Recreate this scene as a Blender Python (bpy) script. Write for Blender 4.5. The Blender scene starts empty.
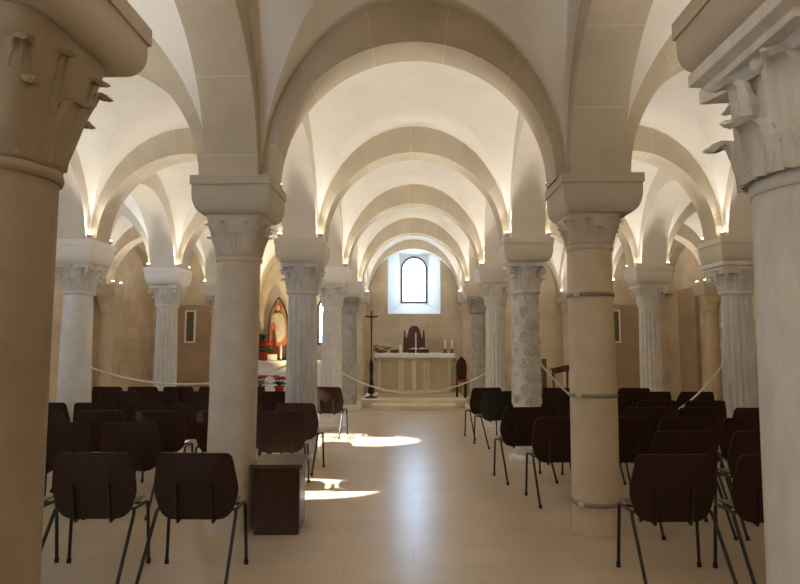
import bpy, math, random
from math import pi, sin, cos, sqrt, radians as R
from mathutils import Vector, Matrix
random.seed(7)
S = bpy.context.scene
COL = S.collection

# ------------------------------------------------------------------ mesh helper
class MB:
    def __init__(s):
        s.v = []; s.f = []; s.uv = []; s.sm = []
    def add(s, verts, faces, smooth=False, uv=None):
        o = len(s.v)
        s.v += [tuple(p) for p in verts]
        for k, f in enumerate(faces):
            s.f.append([i + o for i in f]); s.sm.append(smooth)
            s.uv.append([uv[i] for i in f] if uv else [(0, 0)] * len(f))
        return s
    def box(s, x0, x1, y0, y1, z0, z1):
        v = [(x0,y0,z0),(x1,y0,z0),(x1,y1,z0),(x0,y1,z0),(x0,y0,z1),(x1,y0,z1),(x1,y1,z1),(x0,y1,z1)]
        return s.add(v, [(0,3,2,1),(4,5,6,7),(0,1,5,4),(1,2,6,5),(2,3,7,6),(3,0,4,7)])
    def grid(s, P, smooth=True, closed_u=False, closed_v=False, uv=None):
        # P[i][j]
        n = len(P); m = len(P[0]); vs = [p for r in P for p in r]; fs = []
        for i in range(n if closed_u else n - 1):
            for j in range(m if closed_v else m - 1):
                a = i*m + j; b = i*m + (j+1) % m; c = ((i+1) % n)*m + (j+1) % m; d = ((i+1) % n)*m + j
                fs.append((a, b, c, d))
        u = [q for r in uv for q in r] if uv else None
        return s.add(vs, fs, smooth, u)
    def lathe(s, prof, seg=32, cx=0, cy=0, rmod=None, smooth=True, caps=True):
        P = []
        for (r, z) in prof:
            row = []
            for k in range(seg):
                a = 2*pi*k/seg
                rr = r if rmod is None else rmod(r, a, z)
                row.append((cx + rr*cos(a), cy + rr*sin(a), z))
            P.append(row)
        s.grid(P, smooth, closed_v=True)
        if caps:
            s.add(P[0], [tuple(range(seg))[::-1]]); s.add(P[-1], [tuple(range(seg))])
        return s
    def tube(s, pts, r, seg=8, caps=True):
        pts = [Vector(p) for p in pts]; P = []; up = Vector((0,0,1)); prev = None
        for i, p in enumerate(pts):
            t = (pts[min(i+1, len(pts)-1)] - pts[max(i-1, 0)]).normalized()
            if prev is None:
                n = t.cross(up)
                if n.length < 1e-3: n = t.cross(Vector((1,0,0)))
            else:
                n = prev - t*prev.dot(t)
            n.normalize(); prev = n; b = t.cross(n)
            rr = r[i] if isinstance(r, (list, tuple)) else r
            P.append([p + n*rr*cos(2*pi*k/seg) + b*rr*sin(2*pi*k/seg) for k in range(seg)])
        s.grid(P, True, closed_v=True)
        if caps:
            s.add(P[0], [tuple(range(seg))]); s.add(P[-1], [tuple(range(seg))[::-1]])
        return s
    def ball(s, c, r, seg=16, rings=10):
        rx, ry, rz = (r, r, r) if not isinstance(r, (tuple, list)) else r
        P = []
        for i in range(rings + 1):
            t = pi*i/rings
            P.append([(c[0]+rx*sin(t)*cos(2*pi*k/seg), c[1]+ry*sin(t)*sin(2*pi*k/seg), c[2]-rz*cos(t)) for k in range(seg)])
        return s.grid(P, True, closed_v=True)
    def prism(s, outline, fn, t0, t1, smooth=False):
        # outline 2-D polygon (ccw), fn(u, v, t) -> xyz
        n = len(outline)
        A = [fn(u, v, t0) for u, v in outline]; B = [fn(u, v, t1) for u, v in outline]
        s.add(A, [tuple(range(n))[::-1]]); s.add(B, [tuple(range(n))])
        s.grid([A, B], smooth, closed_v=True)
        return s
    def shell(s, outline, fn, t0, t1, rings=4):
        # curved sheet with thickness; rings shrink towards the middle
        n = len(outline)
        cx = sum(p[0] for p in outline)/n; cy = sum(p[1] for p in outline)/n
        ks = [1 - i/rings for i in range(rings)]
        for t in (t0, t1):
            G = [[fn(cx+(u-cx)*k, cy+(v-cy)*k, t) for u, v in outline] for k in ks]
            G.append([fn(cx, cy, t)]*n)
            s.grid(G, True, closed_v=True)
        s.grid([[fn(u, v, t0) for u, v in outline], [fn(u, v, t1) for u, v in outline]], True, closed_v=True)
        return s
    def build(s, name, mat, parent=None, loc=None):
        me = bpy.data.meshes.new(name)
        me.from_pydata(s.v, [], s.f)
        me.polygons.foreach_set('use_smooth', s.sm)
        if any(q != (0, 0) for f in s.uv for q in f):
            ul = me.uv_layers.new(name='UVMap'); i = 0
            for f in s.uv:
                for q in f:
                    ul.data[i].uv = q; i += 1
        me.materials.append(mat)
        import bmesh
        b = bmesh.new(); b.from_mesh(me)
        bmesh.ops.recalc_face_normals(b, faces=b.faces); b.to_mesh(me); b.free()
        o = bpy.data.objects.new(name, me); COL.objects.link(o)
        if parent: o.parent = parent
        if loc: o.location = loc
        return o

def chaikin(p, n=3, q=.25):
    for _ in range(n):
        r = []
        for i in range(len(p)):
            a = p[i]; b = p[(i+1) % len(p)]
            r += [(a[0]+(b[0]-a[0])*q, a[1]+(b[1]-a[1])*q), (a[0]+(b[0]-a[0])*(1-q), a[1]+(b[1]-a[1])*(1-q))]
        p = r
    return p

def round_poly(pts, rads, n=6):
    out = []; m = len(pts)
    for i in range(m):
        p0, p, p1 = Vector(pts[i-1]), Vector(pts[i]), Vector(pts[(i+1) % m])
        a = (p0-p).normalized(); b = (p1-p).normalized(); ang = a.angle(b); r = rads[i]
        d = min(r/math.tan(ang/2), (p0-p).length*.49, (p1-p).length*.49)
        for k in range(n+1):
            t = k/n; q = p + a*d*(1-t)**2 + b*d*t**2
            out.append((q.x, q.y))
    return out
def tag(o, label=None, cat=None, group=None, kind=None):
    if label: o['label'] = label
    if cat: o['category'] = cat
    if group: o['group'] = group
    if kind: o['kind'] = kind
    return o
def empty(name, loc=(0,0,0), rz=0):
    o = bpy.data.objects.new(name, None); COL.objects.link(o)
    o.location = loc; o.rotation_euler = (0, 0, rz); o.empty_display_size = .1
    return o
def children(o): return [c for c in bpy.data.objects if c.parent == o]
def copy_tree(o, kids, parent=None):
    c = o.copy(); COL.objects.link(c); c.parent = parent
    for ch in kids.get(o, []): copy_tree(ch, kids, c)
    return c
def struct(o, label=None, cat=None):
    o['kind'] = 'structure'
    if label: o['label'] = label
    if cat: o['category'] = cat
    return o

# ------------------------------------------------------------------ materials
def newmat(name):
    m = bpy.data.materials.new(name); m.use_nodes = True
    nt = m.node_tree; b = nt.nodes['Principled BSDF']
    return m, nt, b
def N(nt, t, **kw):
    n = nt.nodes.new(t)
    for k, v in kw.items(): setattr(n, k, v)
    return n
def plain(name, c, rough=.5, metal=0, spec=.5, emit=0):
    m, nt, b = newmat(name)
    b.inputs['Base Color'].default_value = (*c, 1); b.inputs['Roughness'].default_value = rough
    b.inputs['Metallic'].default_value = metal; b.inputs['Specular IOR Level'].default_value = spec
    if emit:
        b.inputs['Emission Color'].default_value = (*c, 1); b.inputs['Emission Strength'].default_value = emit
    return m
def stone(name, c1, c2, scale=3, rough=.75, bump=.15, fine=40, stretch=(1,1,1), spec=.3):
    m, nt, b = newmat(name); L = nt.links
    tc = N(nt, 'ShaderNodeTexCoord'); mp = N(nt, 'ShaderNodeMapping'); mp.inputs['Scale'].default_value = stretch
    L.new(tc.outputs['Object'], mp.inputs[0])
    n1 = N(nt, 'ShaderNodeTexNoise'); n1.inputs['Scale'].default_value = scale; n1.inputs['Detail'].default_value = 6
    n1.inputs['Roughness'].default_value = .62
    n2 = N(nt, 'ShaderNodeTexNoise'); n2.inputs['Scale'].default_value = fine; n2.inputs['Detail'].default_value = 4
    L.new(mp.outputs[0], n1.inputs['Vector']); L.new(mp.outputs[0], n2.inputs['Vector'])
    r = N(nt, 'ShaderNodeValToRGB'); r.color_ramp.elements[0].position = .36; r.color_ramp.elements[1].position = .66
    r.color_ramp.elements[0].color = (*c1, 1); r.color_ramp.elements[1].color = (*c2, 1)
    L.new(n1.outputs['Fac'], r.inputs[0]); L.new(r.outputs[0], b.inputs['Base Color'])
    bp = N(nt, 'ShaderNodeBump'); bp.inputs['Strength'].default_value = bump; bp.inputs['Distance'].default_value = .01
    L.new(n2.outputs['Fac'], bp.inputs['Height']); L.new(bp.outputs[0], b.inputs['Normal'])
    b.inputs['Roughness'].default_value = rough; b.inputs['Specular IOR Level'].default_value = spec
    return m
def blocks(name, c1, c2, mortar, axes, bw, bh, ms=.004, rough=.7, offset=.5, spec=.3, bump=.2, uv=False, nz=.12, roughvar=0):
    m, nt, b = newmat(name); L = nt.links
    tc = N(nt, 'ShaderNodeTexCoord')
    if uv: vec = tc.outputs['UV']
    else:
        sp = N(nt, 'ShaderNodeSeparateXYZ'); cb = N(nt, 'ShaderNodeCombineXYZ')
        L.new(tc.outputs['Object'], sp.inputs[0])
        L.new(sp.outputs[axes[0]], cb.inputs[0]); L.new(sp.outputs[axes[1]], cb.inputs[1]); vec = cb.outputs[0]
    br = N(nt, 'ShaderNodeTexBrick'); br.offset = offset
    br.inputs['Color1'].default_value = (*c1, 1); br.inputs['Color2'].default_value = (*c2, 1); br.inputs['Mortar'].default_value = (*mortar, 1)
    br.inputs['Scale'].default_value = 1; br.inputs['Mortar Size'].default_value = ms; br.inputs['Mortar Smooth'].default_value = .3
    br.inputs['Brick Width'].default_value = bw; br.inputs['Row Height'].default_value = bh; br.inputs['Bias'].default_value = 0
    L.new(vec, br.inputs['Vector'])
    no = N(nt, 'ShaderNodeTexNoise'); no.inputs['Scale'].default_value = 2.2; no.inputs['Detail'].default_value = 7
    L.new(tc.outputs['Object'], no.inputs['Vector'])
    hs = N(nt, 'ShaderNodeMapRange'); hs.inputs['From Min'].default_value = .3; hs.inputs['From Max'].default_value = .7
    hs.inputs['To Min'].default_value = 1 - nz; hs.inputs['To Max'].default_value = 1 + nz
    L.new(no.outputs['Fac'], hs.inputs[0])
    mx = N(nt, 'ShaderNodeVectorMath', operation='SCALE')
    L.new(br.outputs['Color'], mx.inputs[0]); L.new(hs.outputs[0], mx.inputs['Scale'])
    L.new(mx.outputs[0], b.inputs['Base Color'])
    bp = N(nt, 'ShaderNodeBump'); bp.inputs['Strength'].default_value = bump; bp.inputs['Distance'].default_value = .004
    inv = N(nt, 'ShaderNodeMath', operation='SUBTRACT'); inv.inputs[0].default_value = 1
    L.new(br.outputs['Fac'], inv.inputs[1]); L.new(inv.outputs[0], bp.inputs['Height']); L.new(bp.outputs[0], b.inputs['Normal'])
    b.inputs['Roughness'].default_value = rough; b.inputs['Specular IOR Level'].default_value = spec
    if roughvar:
        rr = N(nt, 'ShaderNodeMapRange'); rr.inputs['From Min'].default_value = .3; rr.inputs['From Max'].default_value = .7
        rr.inputs['To Min'].default_value = rough - roughvar; rr.inputs['To Max'].default_value = rough + roughvar
        L.new(no.outputs['Fac'], rr.inputs[0]); L.new(rr.outputs[0], b.inputs['Roughness'])
    return m
def wood(name, c1, c2, scale=6, rough=.45, stretch=(1,12,1), spec=.4):
    return stone(name, c1, c2, scale, rough, .03, 30, stretch, spec)

M = {}
M['plaster'] = stone('plaster', (.80,.765,.70), (.86,.825,.76), 1.5, .9, .05, 25, spec=.1)
M['white_plaster'] = plain('white_plaster', (.80,.80,.80), .85, spec=.1)
M['ribplaster'] = stone('rib_plaster', (.66,.60,.51), (.72,.66,.57), 1.5, .9, .05, 25, spec=.1)
M['arch'] = blocks('arch_stone', (.55,.475,.36), (.61,.53,.415), (.67,.60,.49), None, .62, 50, .005, .8, 0, uv=True, spec=.15)
M['wall_x'] = blocks('ashlar_side', (.60,.49,.34), (.68,.57,.42), (.55,.46,.34), (1,2), .8, .33, .005, .8, spec=.15)
M['wall_y'] = blocks('ashlar_end', (.60,.49,.34), (.68,.57,.42), (.55,.46,.34), (0,2), .8, .33, .005, .8, spec=.15)
M['floor'] = blocks('floor_tiles', (.52,.415,.295), (.56,.45,.325), (.33,.26,.18), (0,1), 1.15, .34, .0022, .29, offset=.41, spec=.5, bump=.05, nz=.06)
M['beige'] = stone('beige_limestone', (.54,.465,.365), (.65,.57,.46), 4, .75, .2, 45)
M['tan'] = stone('tan_limestone', (.57,.455,.31), (.68,.56,.405), 3, .75, .15, 45)
M['shaded_brownstone'] = stone('shaded_brown_stone', (.32,.25,.165), (.40,.32,.22), 3, .8, .15, 45)  # brown stone, with the near column's shade worked into a darker colour
M['impost'] = stone('impost_stone', (.50,.43,.33), (.56,.49,.385), 3, .75, .1, 45)
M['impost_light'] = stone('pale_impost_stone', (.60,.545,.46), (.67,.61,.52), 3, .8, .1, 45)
M['greymarble'] = stone('grey_marble', (.50,.485,.46), (.70,.68,.65), 5, .55, .2, 60, (1,1,.35))
M['vinemarble'] = stone('carved_marble', (.60,.585,.555), (.72,.70,.665), 5, .6, .15, 60)
M['greydark'] = stone('dark_grey_marble', (.33,.315,.29), (.50,.48,.44), 6, .5, .12, 60)
M['white'] = stone('white_marble', (.66,.63,.58), (.78,.75,.70), 5, .55, .15, 60)
M['lav'] = stone('pale_marble', (.60,.575,.54), (.77,.745,.705), 6, .6, .25, 70, (1,1,.4))
M['chair'] = wood('brown_plywood', (.024,.009,.005), (.040,.016,.009), 5, .5, (14,1,1), .25)
M['chair_edge'] = wood('seat_plywood', (.15,.10,.075), (.24,.175,.14), 5, .4, (14,1,1))
M['chair_green'] = wood('dark_green_shell', (.016,.02,.016), (.03,.035,.028), 5, .3, (4,1,1))
M['steel'] = plain('black_steel', (.010,.009,.008), .45, 0)
M['rubber'] = plain('rubber', (.012,.012,.012), .8)
M['box'] = wood('dark_wood', (.035,.016,.010), (.07,.034,.022), 4, .4, (10,1,1))
M['boxtop'] = wood('dark_wood_top', (.07,.04,.028), (.12,.075,.052), 4, .35, (1,10,1))
M['throne'] = wood('carved_wood', (.07,.03,.018), (.15,.07,.04), 12, .5, (1,1,3))
M['redvelvet'] = plain('red_velvet', (.20,.03,.03), .8)
M['cloth'] = stone('white_cloth', (.78,.76,.72), (.86,.84,.80), 10, .9, .15, 60)
M['altar'] = stone('altar_stone', (.66,.57,.42), (.74,.65,.49), 3, .7, .08, 40)
M['altarpanel'] = stone('altar_panel_stone', (.50,.40,.26), (.58,.47,.31), 3, .7, .08, 40)
M['candle'] = plain('wax', (.85,.80,.68), .5)
M['brass'] = plain('dark_brass', (.10,.08,.04), .4, .7)
M['gold'] = stone('gilding', (.80,.66,.38), (.95,.85,.60), 14, .4, .4, 60)
for n_ in M['gold'].node_tree.nodes:
    if n_.type == 'BSDF_PRINCIPLED': n_.inputs['Metallic'].default_value = .25
M['black'] = plain('black_cloth', (.02,.018,.018), .8)
M['darkpole'] = plain('dark_bronze', (.06,.035,.02), .5, .3)
M['ropem'] = stone('cotton_rope', (.70,.66,.58), (.82,.78,.70), 60, .9, .3, 120)
M['red'] = plain('red_bract', (.45,.015,.02), .6)
M['pink'] = plain('pink_petal', (.62,.16,.20), .6)
M['leaf'] = plain('green_leaf', (.05,.09,.03), .6)
M['terracotta'] = plain('terracotta', (.25,.09,.05), .8)
M['frame'] = plain('window_frame', (.12,.115,.12), .5)
M['muntin'] = plain('window_muntin', (.55,.57,.62), .5)
M['lampbody'] = plain('lamp_body', (.55,.53,.48), .5)
M['bulb'] = plain('bulb', (1,.9,.72), .5, emit=28)
M['bulboff'] = plain('bulb_off', (.5,.48,.42), .3)
M['whiteframe'] = plain('white_frame', (.80,.78,.73), .6)
M['board'] = stone('board_panel', (.10,.085,.06), (.16,.135,.10), 8, .7, .05)
M['brownwall'] = stone('brown_pilaster', (.40,.29,.19), (.47,.35,.24), 2, .8, .1)
M['yellow'] = stone('yellow_plaster', (.78,.66,.38), (.84,.73,.46), 1.2, .9, .05, 25, spec=.1)
M['robe'] = stone('painted_robe', (.42,.09,.05), (.60,.20,.12), 9, .6, .05)
M['mantle'] = stone('painted_mantle', (.50,.43,.33), (.64,.56,.44), 9, .6, .05)
M['skin'] = plain('painted_face', (.62,.42,.30), .6)
M['goldpaint'] = stone('gold_ground', (.30,.17,.07), (.50,.33,.15), 9, .5, .05)
M['ironring'] = plain('metal_band', (.30,.26,.20), .5, .4)
M['bolt'] = plain('bolt_steel', (.75,.73,.70), .3, .7)
M['lectern'] = wood('lectern_wood', (.09,.045,.025), (.17,.09,.05), 5, .5, (10,1,1))
M['paper'] = plain('paper', (.84,.80,.74), .8)
m, nt, b = newmat('window_glass')
nt.nodes.remove(b); out = nt.nodes['Material Output']
tr = N(nt, 'ShaderNodeBsdfTransparent'); tr.inputs[0].default_value = (.95,.97,1,1)
gl = N(nt, 'ShaderNodeBsdfGlossy'); gl.inputs['Roughness'].default_value = .02
mix = N(nt, 'ShaderNodeMixShader'); mix.inputs[0].default_value = .06
nt.links.new(tr.outputs[0], mix.inputs[1]); nt.links.new(gl.outputs[0], mix.inputs[2]); nt.links.new(mix.outputs[0], out.inputs[0])
M['glass'] = m

# ------------------------------------------------------------------ plan
B = 3.027; Y0 = 2.18
def YJ(j): return Y0 + B*j
XL, XR = -7.5, 7.15
AL, AR = -4.57, 4.30           # side aisle column lines
XS = [XL, AL, -1.5, 1.5, AR, XR]
JS = [-1, 0, 1, 2, 3, 4, 5]
ZS = 2.91                      # springing, top of the imposts
RISE = 1.19; RING = .60; WT = .36; WL = .44
RZ = 1.55
YW = 17.42; YB = YJ(-1) - .1   # end wall and the wall behind the camera

# floor
fl = struct(MB().box(XL-.4, XR+.4, YB-.4, YW+1.4, -.2, 0).build('floor', M['floor']))

# vault: four curved webs per bay
mb = MB()
n = 22
for a in range(5):
    x0, x1 = XS[a], XS[a+1]; cx = (x0+x1)/2; hx = (x1-x0)/2 - WL/2
    for q in range(6):
        cy = (YJ(JS[q]) + YJ(JS[q+1]))/2; hy = B/2 - WT/2
        for d in range(4):
            P = []
            for i in range(n+1):
                t = sin(pi/2*i/n)
                row = []
                for k in range(n+1):
                    u = sin(pi/2*(2*k/n-1))
                    if d < 2:
                        y = t*(1 if d == 0 else -1); x = u*t
                        z = RZ*sqrt(max(0, 1-x*x))
                    else:
                        x = t*(1 if d == 2 else -1); y = u*t
                        z = RZ*sqrt(max(0, 1-y*y))
                    row.append((cx+x*hx, cy+y*hy, ZS+z))
                P.append(row)
            mb.grid(P, True)
ceil = struct(mb.build('ceiling', M['plaster']))
struct(MB().box(XL-.4, XR+.4, YB-.4, YW+1.4, 4.9, 5.1).build('ceiling', M['plaster']))  # unseen slab added above the vaults to stop sky light leaking in

# arches
tn = [0]
def arch(c, axis, a_in, thick, half=None, ring=RING, rise=RISE, z0=ZS, mat='arch'):
    """axis 'x': spans along x (transverse), thickness along y"""
    mb = MB(); n = 56
    def pt(ang, k, t):
        h = (a_in + min(ring, .305)*k)*cos(ang); z = z0 + (rise + ring*k)*sin(ang)
        return (c[0]+h, c[1]+t, z) if axis == 'x' else (c[0]+t, c[1]+h, z)
    angs = [pi*i/n for i in range(n+1)]
    t0, t1 = (-thick/2, thick/2) if half is None else half
    rm = (a_in+rise)/2
    off = random.random()*.62
    U = [rm*a + off for a in angs]
    for t in (t0, t1):
        mb.grid([[pt(a, 0, t) for a in angs], [pt(a, 1, t) for a in angs]], True, uv=[[(u, 20) for u in U], [(u, 21) for u in U]])
    for k in (0, 1):
        mb.grid([[pt(a, k, t0) for a in angs], [pt(a, k, t1) for a in angs]], True, uv=[[(u, 20) for u in U], [(u, 21) for u in U]])
    tn[0] += 1
    return struct(mb.build('trim_%d' % tn[0], M[mat]))
for j in range(-1, 6):
    for a in range(5):
        c = (XS[a]+XS[a+1])/2; h = (XS[a+1]-XS[a])/2
        if j == 5: arch((c, YW), 'x', h-.25, 0, half=(-.30, .02), ring=.55, rise=RISE+.10, z0=ZS)
        else: arch((c, YJ(j)), 'x', h-.31, WT)
for x in XS:
    for j in range(-1, 5):
        c = (YJ(j)+YJ(j+1))/2
        if x == XL: arch((x, c), 'y', B/2-.31, 0, half=(-.02, .22))
        elif x == XR: arch((x, c), 'y', B/2-.31, 0, half=(-.22, .02))
        else: arch((x, c), 'y', B/2-.31, WL, mat='arch' if j < 1 else 'ribplaster')

# walls with openings
def wall_open(name, mat, u0, u1, z0, z1, holes, fn, t0, t1):
    """holes: (centre, half width, sill, spring, rise); fn(u, t, z)->xyz"""
    mb = MB(); K = 24
    cuts = [u0]; spans = []
    for (c, w, s, sp, r) in sorted(holes):
        spans.append((cuts[-1], c-w, None)); cuts.append(c+w); spans.append((c-w, c+w, (c, w, s, sp, r)))
    spans.append((cuts[-1], u1, None))
    def q(a, b, za, zb, zc, zd):
        for t in (t0, t1):
            mb.add([fn(a,t,za), fn(b,t,zb), fn(b,t,zc), fn(a,t,zd)], [(0,1,2,3)])
    for a, b, h in spans:
        if h is None: q(a, b, z0, z0, z1, z1); continue
        c, w, s, sp, r = h
        q(a, b, z0, z0, s, s)
        us = [c - w*cos(pi*i/K) for i in range(K+1)]
        zs = [sp + r*sin(pi*i/K) for i in range(K+1)]
        for i in range(K): q(us[i], us[i+1], zs[i], zs[i+1], z1, z1)
        loop = [(c-w, s)] + list(zip(us, zs)) + [(c+w, s)]
        mb.grid([[fn(u, t0, z) for u, z in loop], [fn(u, t1, z) for u, z in loop]], False, closed_v=True)
    mb.add([fn(u0,t0,z0),fn(u1,t0,z0),fn(u1,t1,z0),fn(u0,t1,z0),fn(u0,t0,z1),fn(u1,t0,z1),fn(u1,t1,z1),fn(u0,t1,z1)],
           [(0,1,2,3),(4,5,6,7),(0,3,7,4),(1,2,6,5)])
    return struct(mb.build(name, mat))
SIDEWIN = [(6.86, .50, 2.86, 3.32, .50), (10.16, .70, 3.02, 3.42, .63)]
wall_open('wall_left', M['wall_x'], YB-.4, YW+.3, 0, 4.9, SIDEWIN, lambda u,t,z: (XL+t, u, z), -.2, 0)
struct(MB().box(XR, XR+.4, YB-.4, YW+.3, 0, 4.9).build('wall_right', M['wall_x']))
ADDED_BACKWIN = (-3.55, .46, 1.0, 2.2, .46)  # unseen window added behind the camera for cool fill light
wall_open('wall_back', M['wall_y'], XL, XR, 0, 4.9, [ADDED_BACKWIN], lambda u,t,z: (u, YB+t, z), -.25, 0)
CX = .02
wall_open('wall_front', M['wall_y'], XL-.4, XR+.4, 0, 4.9, [(CX, .75, 2.375, 4.5, .01), (-2.41, .36, 1.49, 2.55, .36)],
          lambda u,t,z: (u, YW+t, z), 0, .25)
# splayed white embrasure of the altar window
WY = YW + .62; ww = .395; wsill, wspr = 2.72, 3.72
mb = MB()
o_ = [(CX-.75, 2.375), (CX+.75, 2.375), (CX+.75, 4.5), (CX-.75, 4.5)]
i_ = [(CX-.42, 2.69), (CX+.42, 2.69), (CX+.42, 4.16), (CX-.42, 4.16)]
for k in range(4):
    a, b2 = o_[k], o_[(k+1) % 4]; c, d = i_[(k+1) % 4], i_[k]
    mb.add([(a[0],YW+.001,a[1]), (b2[0],YW+.001,b2[1]), (c[0],WY,c[1]), (d[0],WY,d[1])], [(0,1,2,3)])
tn[0] += 1; struct(mb.build('trim_%d' % tn[0], M['white_plaster']))
wall_open('wall_window_niche', M['white_plaster'], CX-.9, CX+.9, 2.2, 4.9, [(CX, ww, wsill, wspr, ww)], lambda u,t,z: (u, WY+t, z), 0, .12)

def window(idx, fn, w, sill, spr, cols, rows, label, bar=.035):
    root = struct(empty('window_%d' % idx), label)
    K = 24
    def loop(g): return [(-(w-g), sill+g)] + [(-(w-g)*cos(pi*i/K), spr+(w-g)*sin(pi*i/K)) for i in range(K+1)] + [(w-g, sill+g)]
    A, Bq = loop(0), loop(bar); mb = MB()
    for t in (-.03, .03): mb.grid([[fn(u, t, z) for u, z in A], [fn(u, t, z) for u, z in Bq]], False, closed_v=True)
    for Lp in (A, Bq): mb.grid([[fn(u, -.03, z) for u, z in Lp], [fn(u, .03, z) for u, z in Lp]], False, closed_v=True)
    mb.build('window_frame', M['frame'], root)
    mb = MB()
    def bx(u0, u1, z0, z1):
        p = [fn(u0,-.012,z0), fn(u1,-.012,z0), fn(u1,.012,z0), fn(u0,.012,z0), fn(u0,-.012,z1), fn(u1,-.012,z1), fn(u1,.012,z1), fn(u0,.012,z1)]
        mb.add(p, [(0,3,2,1),(4,5,6,7),(0,1,5,4),(1,2,6,5),(2,3,7,6),(3,0,4,7)])
    for k in range(1, cols):
        u = -w + 2*w*k/cols; bx(u-.009, u+.009, sill, spr + sqrt(max(0, w*w-u*u)) - .02)
    for k in range(1, rows+1):
        z = sill + (spr-sill)*k/rows; bx(-w+.02, w-.02, z-.007, z+.007)
    mb.build('muntin', M['muntin'], root)
    P = loop(.01)
    MB().add([fn(u, .004, z) for u, z in P], [tuple(range(len(P)))]).build('pane', M['glass'], root)
    return root
window(1, lambda u,t,z: (CX+u, WY+.06+t, z), ww, wsill, wspr, 2, 2, 'arched altar window with grey frame, bright daylight behind', .062)
window(2, lambda u,t,z: (-2.41+u, YW+.12+t, z), .36, 1.49, 2.55, 2, 5, 'arched side chapel window with grey frame half behind a fluted column', .075)
for k, (c, w, s, sp, r) in enumerate(SIDEWIN):
    window(3+k, lambda u,t,z,c=c: (XL-.10+t, c+u, z), w, s, sp, 2, 3, None)

window(3+len(SIDEWIN), lambda u,t,z: (ADDED_BACKWIN[0]+u, YB-.12+t, z), *ADDED_BACKWIN[1:4], 2, 3, None)  # the added rear window that brightens the near columns
# ------------------------------------------------------------------ columns
def leaf_into(mb, base_r, ang, z0, h, w, curl, fn_r, k=1):
    """an acanthus leaf standing on the bell and curling out at its tip"""
    nu, nl = 12, 22
    F, K = [], []
    for i in range(nl+1):
        t = i/nl
        if t < .70:
            q = t/.70; zz = z0 + h*q; out = (.016 + .022*q*q)*k; zb = zz
        else:
            q = (t-.70)/.30*pi*.80; c = curl*.62
            zz = z0 + h + c*sin(q)*.9; out = .038*k + c*(1-cos(q)); zb = z0+h
        wd = w*(.50 + .50*sin(pi*min(1, .12+t*.95))**.7)
        if t > .70: wd *= sqrt(max(.10, 1-((t-.70)/.31)**2))
        wd *= 1 + .10*cos(t*5.5*2*pi)
        rf, rb = [], []
        for j in range(nu+1):
            u = 2*j/nu - 1
            rib = (.016*math.exp(-(u/.13)**2) - .010*math.exp(-((abs(u)-.27)/.10)**2) + .008*math.exp(-((abs(u)-.58)/.16)**2) + .004*sin((t*7+abs(u)*1.3)*2*pi)*abs(u) - .008*abs(u)**3)*k
            base = fn_r(zb)
            rr = base + out + rib; a = ang + u*wd/2/max(.05, rr)
            rf.append((rr*cos(a), rr*sin(a), zz))
            r2 = base - .004 if t < .62 else rr - .014*k
            rb.append((r2*cos(a), r2*sin(a), zz - (.008*k if t > .70 else 0)))
        F.append(rf); K.append(rb)
    mb.grid(F, True); mb.grid(K, True)
    rim_f = [r[0] for r in F] + F[-1][1:] + [r[-1] for r in F[::-1]][1:]
    rim_b = [r[0] for r in K] + K[-1][1:] + [r[-1] for r in K[::-1]][1:]
    mb.grid([rim_f, rim_b], False)

def corinthian(rn, rt, z0, z1, rich=1, neck=1, vol=True):
    mb = MB(); H = z1 - z0; ab = .055
    def rb(z):
        t = max(0, min(1, (z-z0)/(H-ab))); return rn + (rt*.80-rn)*(t**2.2)
    prof = [(rn, z0-.05), (rn+.022*neck, z0-.045), (rn+.03*neck, z0-.025), (rn+.022*neck, z0-.005), (rn, z0)] + [(rb(z0+(H-ab)*i/8), z0+(H-ab)*i/8) for i in range(1, 9)]
    mb.lathe(prof, 32)
    kk = rn/.18
    for k in range(8): leaf_into(mb, rn, k*pi/4, z0, H*.36, rn*.74, .06*rich, rb, kk)
    for k in range(8): leaf_into(mb, rn, (k+.5)*pi/4, z0, H*(.68 if neck == 1 else .80), rn*.62, .06*rich, rb, kk)
    for k in range(4 if neck == 1 else 0):            # corner volutes with their stalks
        a = pi/4 + k*pi/2; d = Vector((cos(a), sin(a), 0)); rr = rt*1.16
        pts = []
        for i in range(41):
            q = i/40
            if q < .5: pts.append(d*(rb(z0+H*.5)+.02+(rr-rb(z0+H*.5)-.02)*(q/.5)**1.4) + Vector((0,0,z0+H*(.5+.62*q))))
            else:
                w = (q-.5)/.5*2.2*pi; rad = .045*(1-.6*(q-.5)/.5)*rich
                pts.append(d*(rr+rad*sin(w)) + Vector((0,0,z0+H*.81-.045*rich+rad*cos(w))))
        mb.tube(pts, .017*rich)
        for s_ in (-1, 1):       # helices on the sides
            a2 = a + s_*.55; e = Vector((cos(a2), sin(a2), 0)); c = e*(rt*.82) + Vector((0,0,z0+H*.78))
            tg = Vector((-sin(a2), cos(a2), 0))*s_
            mb.tube([e*(rb(z0+H*.55)+.015)+Vector((0,0,z0+H*.5)) + tg*0 ] + [c + (Vector((0,0,1))*cos(w) - tg*sin(w))*.032*(1-.55*w/6.5) for w in [0,.8,1.6,2.4,3.2,4,4.8,5.6,6.4]], .012*rich, 6)
    # concave-sided abacus
    ol = []
    for k in range(4):
        a0 = k*pi/2; 
        for i in range(-6, 7):
            s_ = i/6; y = s_*rt*.98; x = rt*(.84 + .16*s_*s_)
            ol.append((x*cos(a0)-y*sin(a0), x*sin(a0)+y*cos(a0)))
    mb.prism(ol, lambda u,v,t: (u,v,t), z1-ab, z1)
    for k in range(4):
        mb.ball((rt*.86*cos(k*pi/2), rt*.86*sin(k*pi/2), z1-ab*.5), (.026*rich,.026*rich,.026*rich), 12, 8)
    return mb

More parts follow.
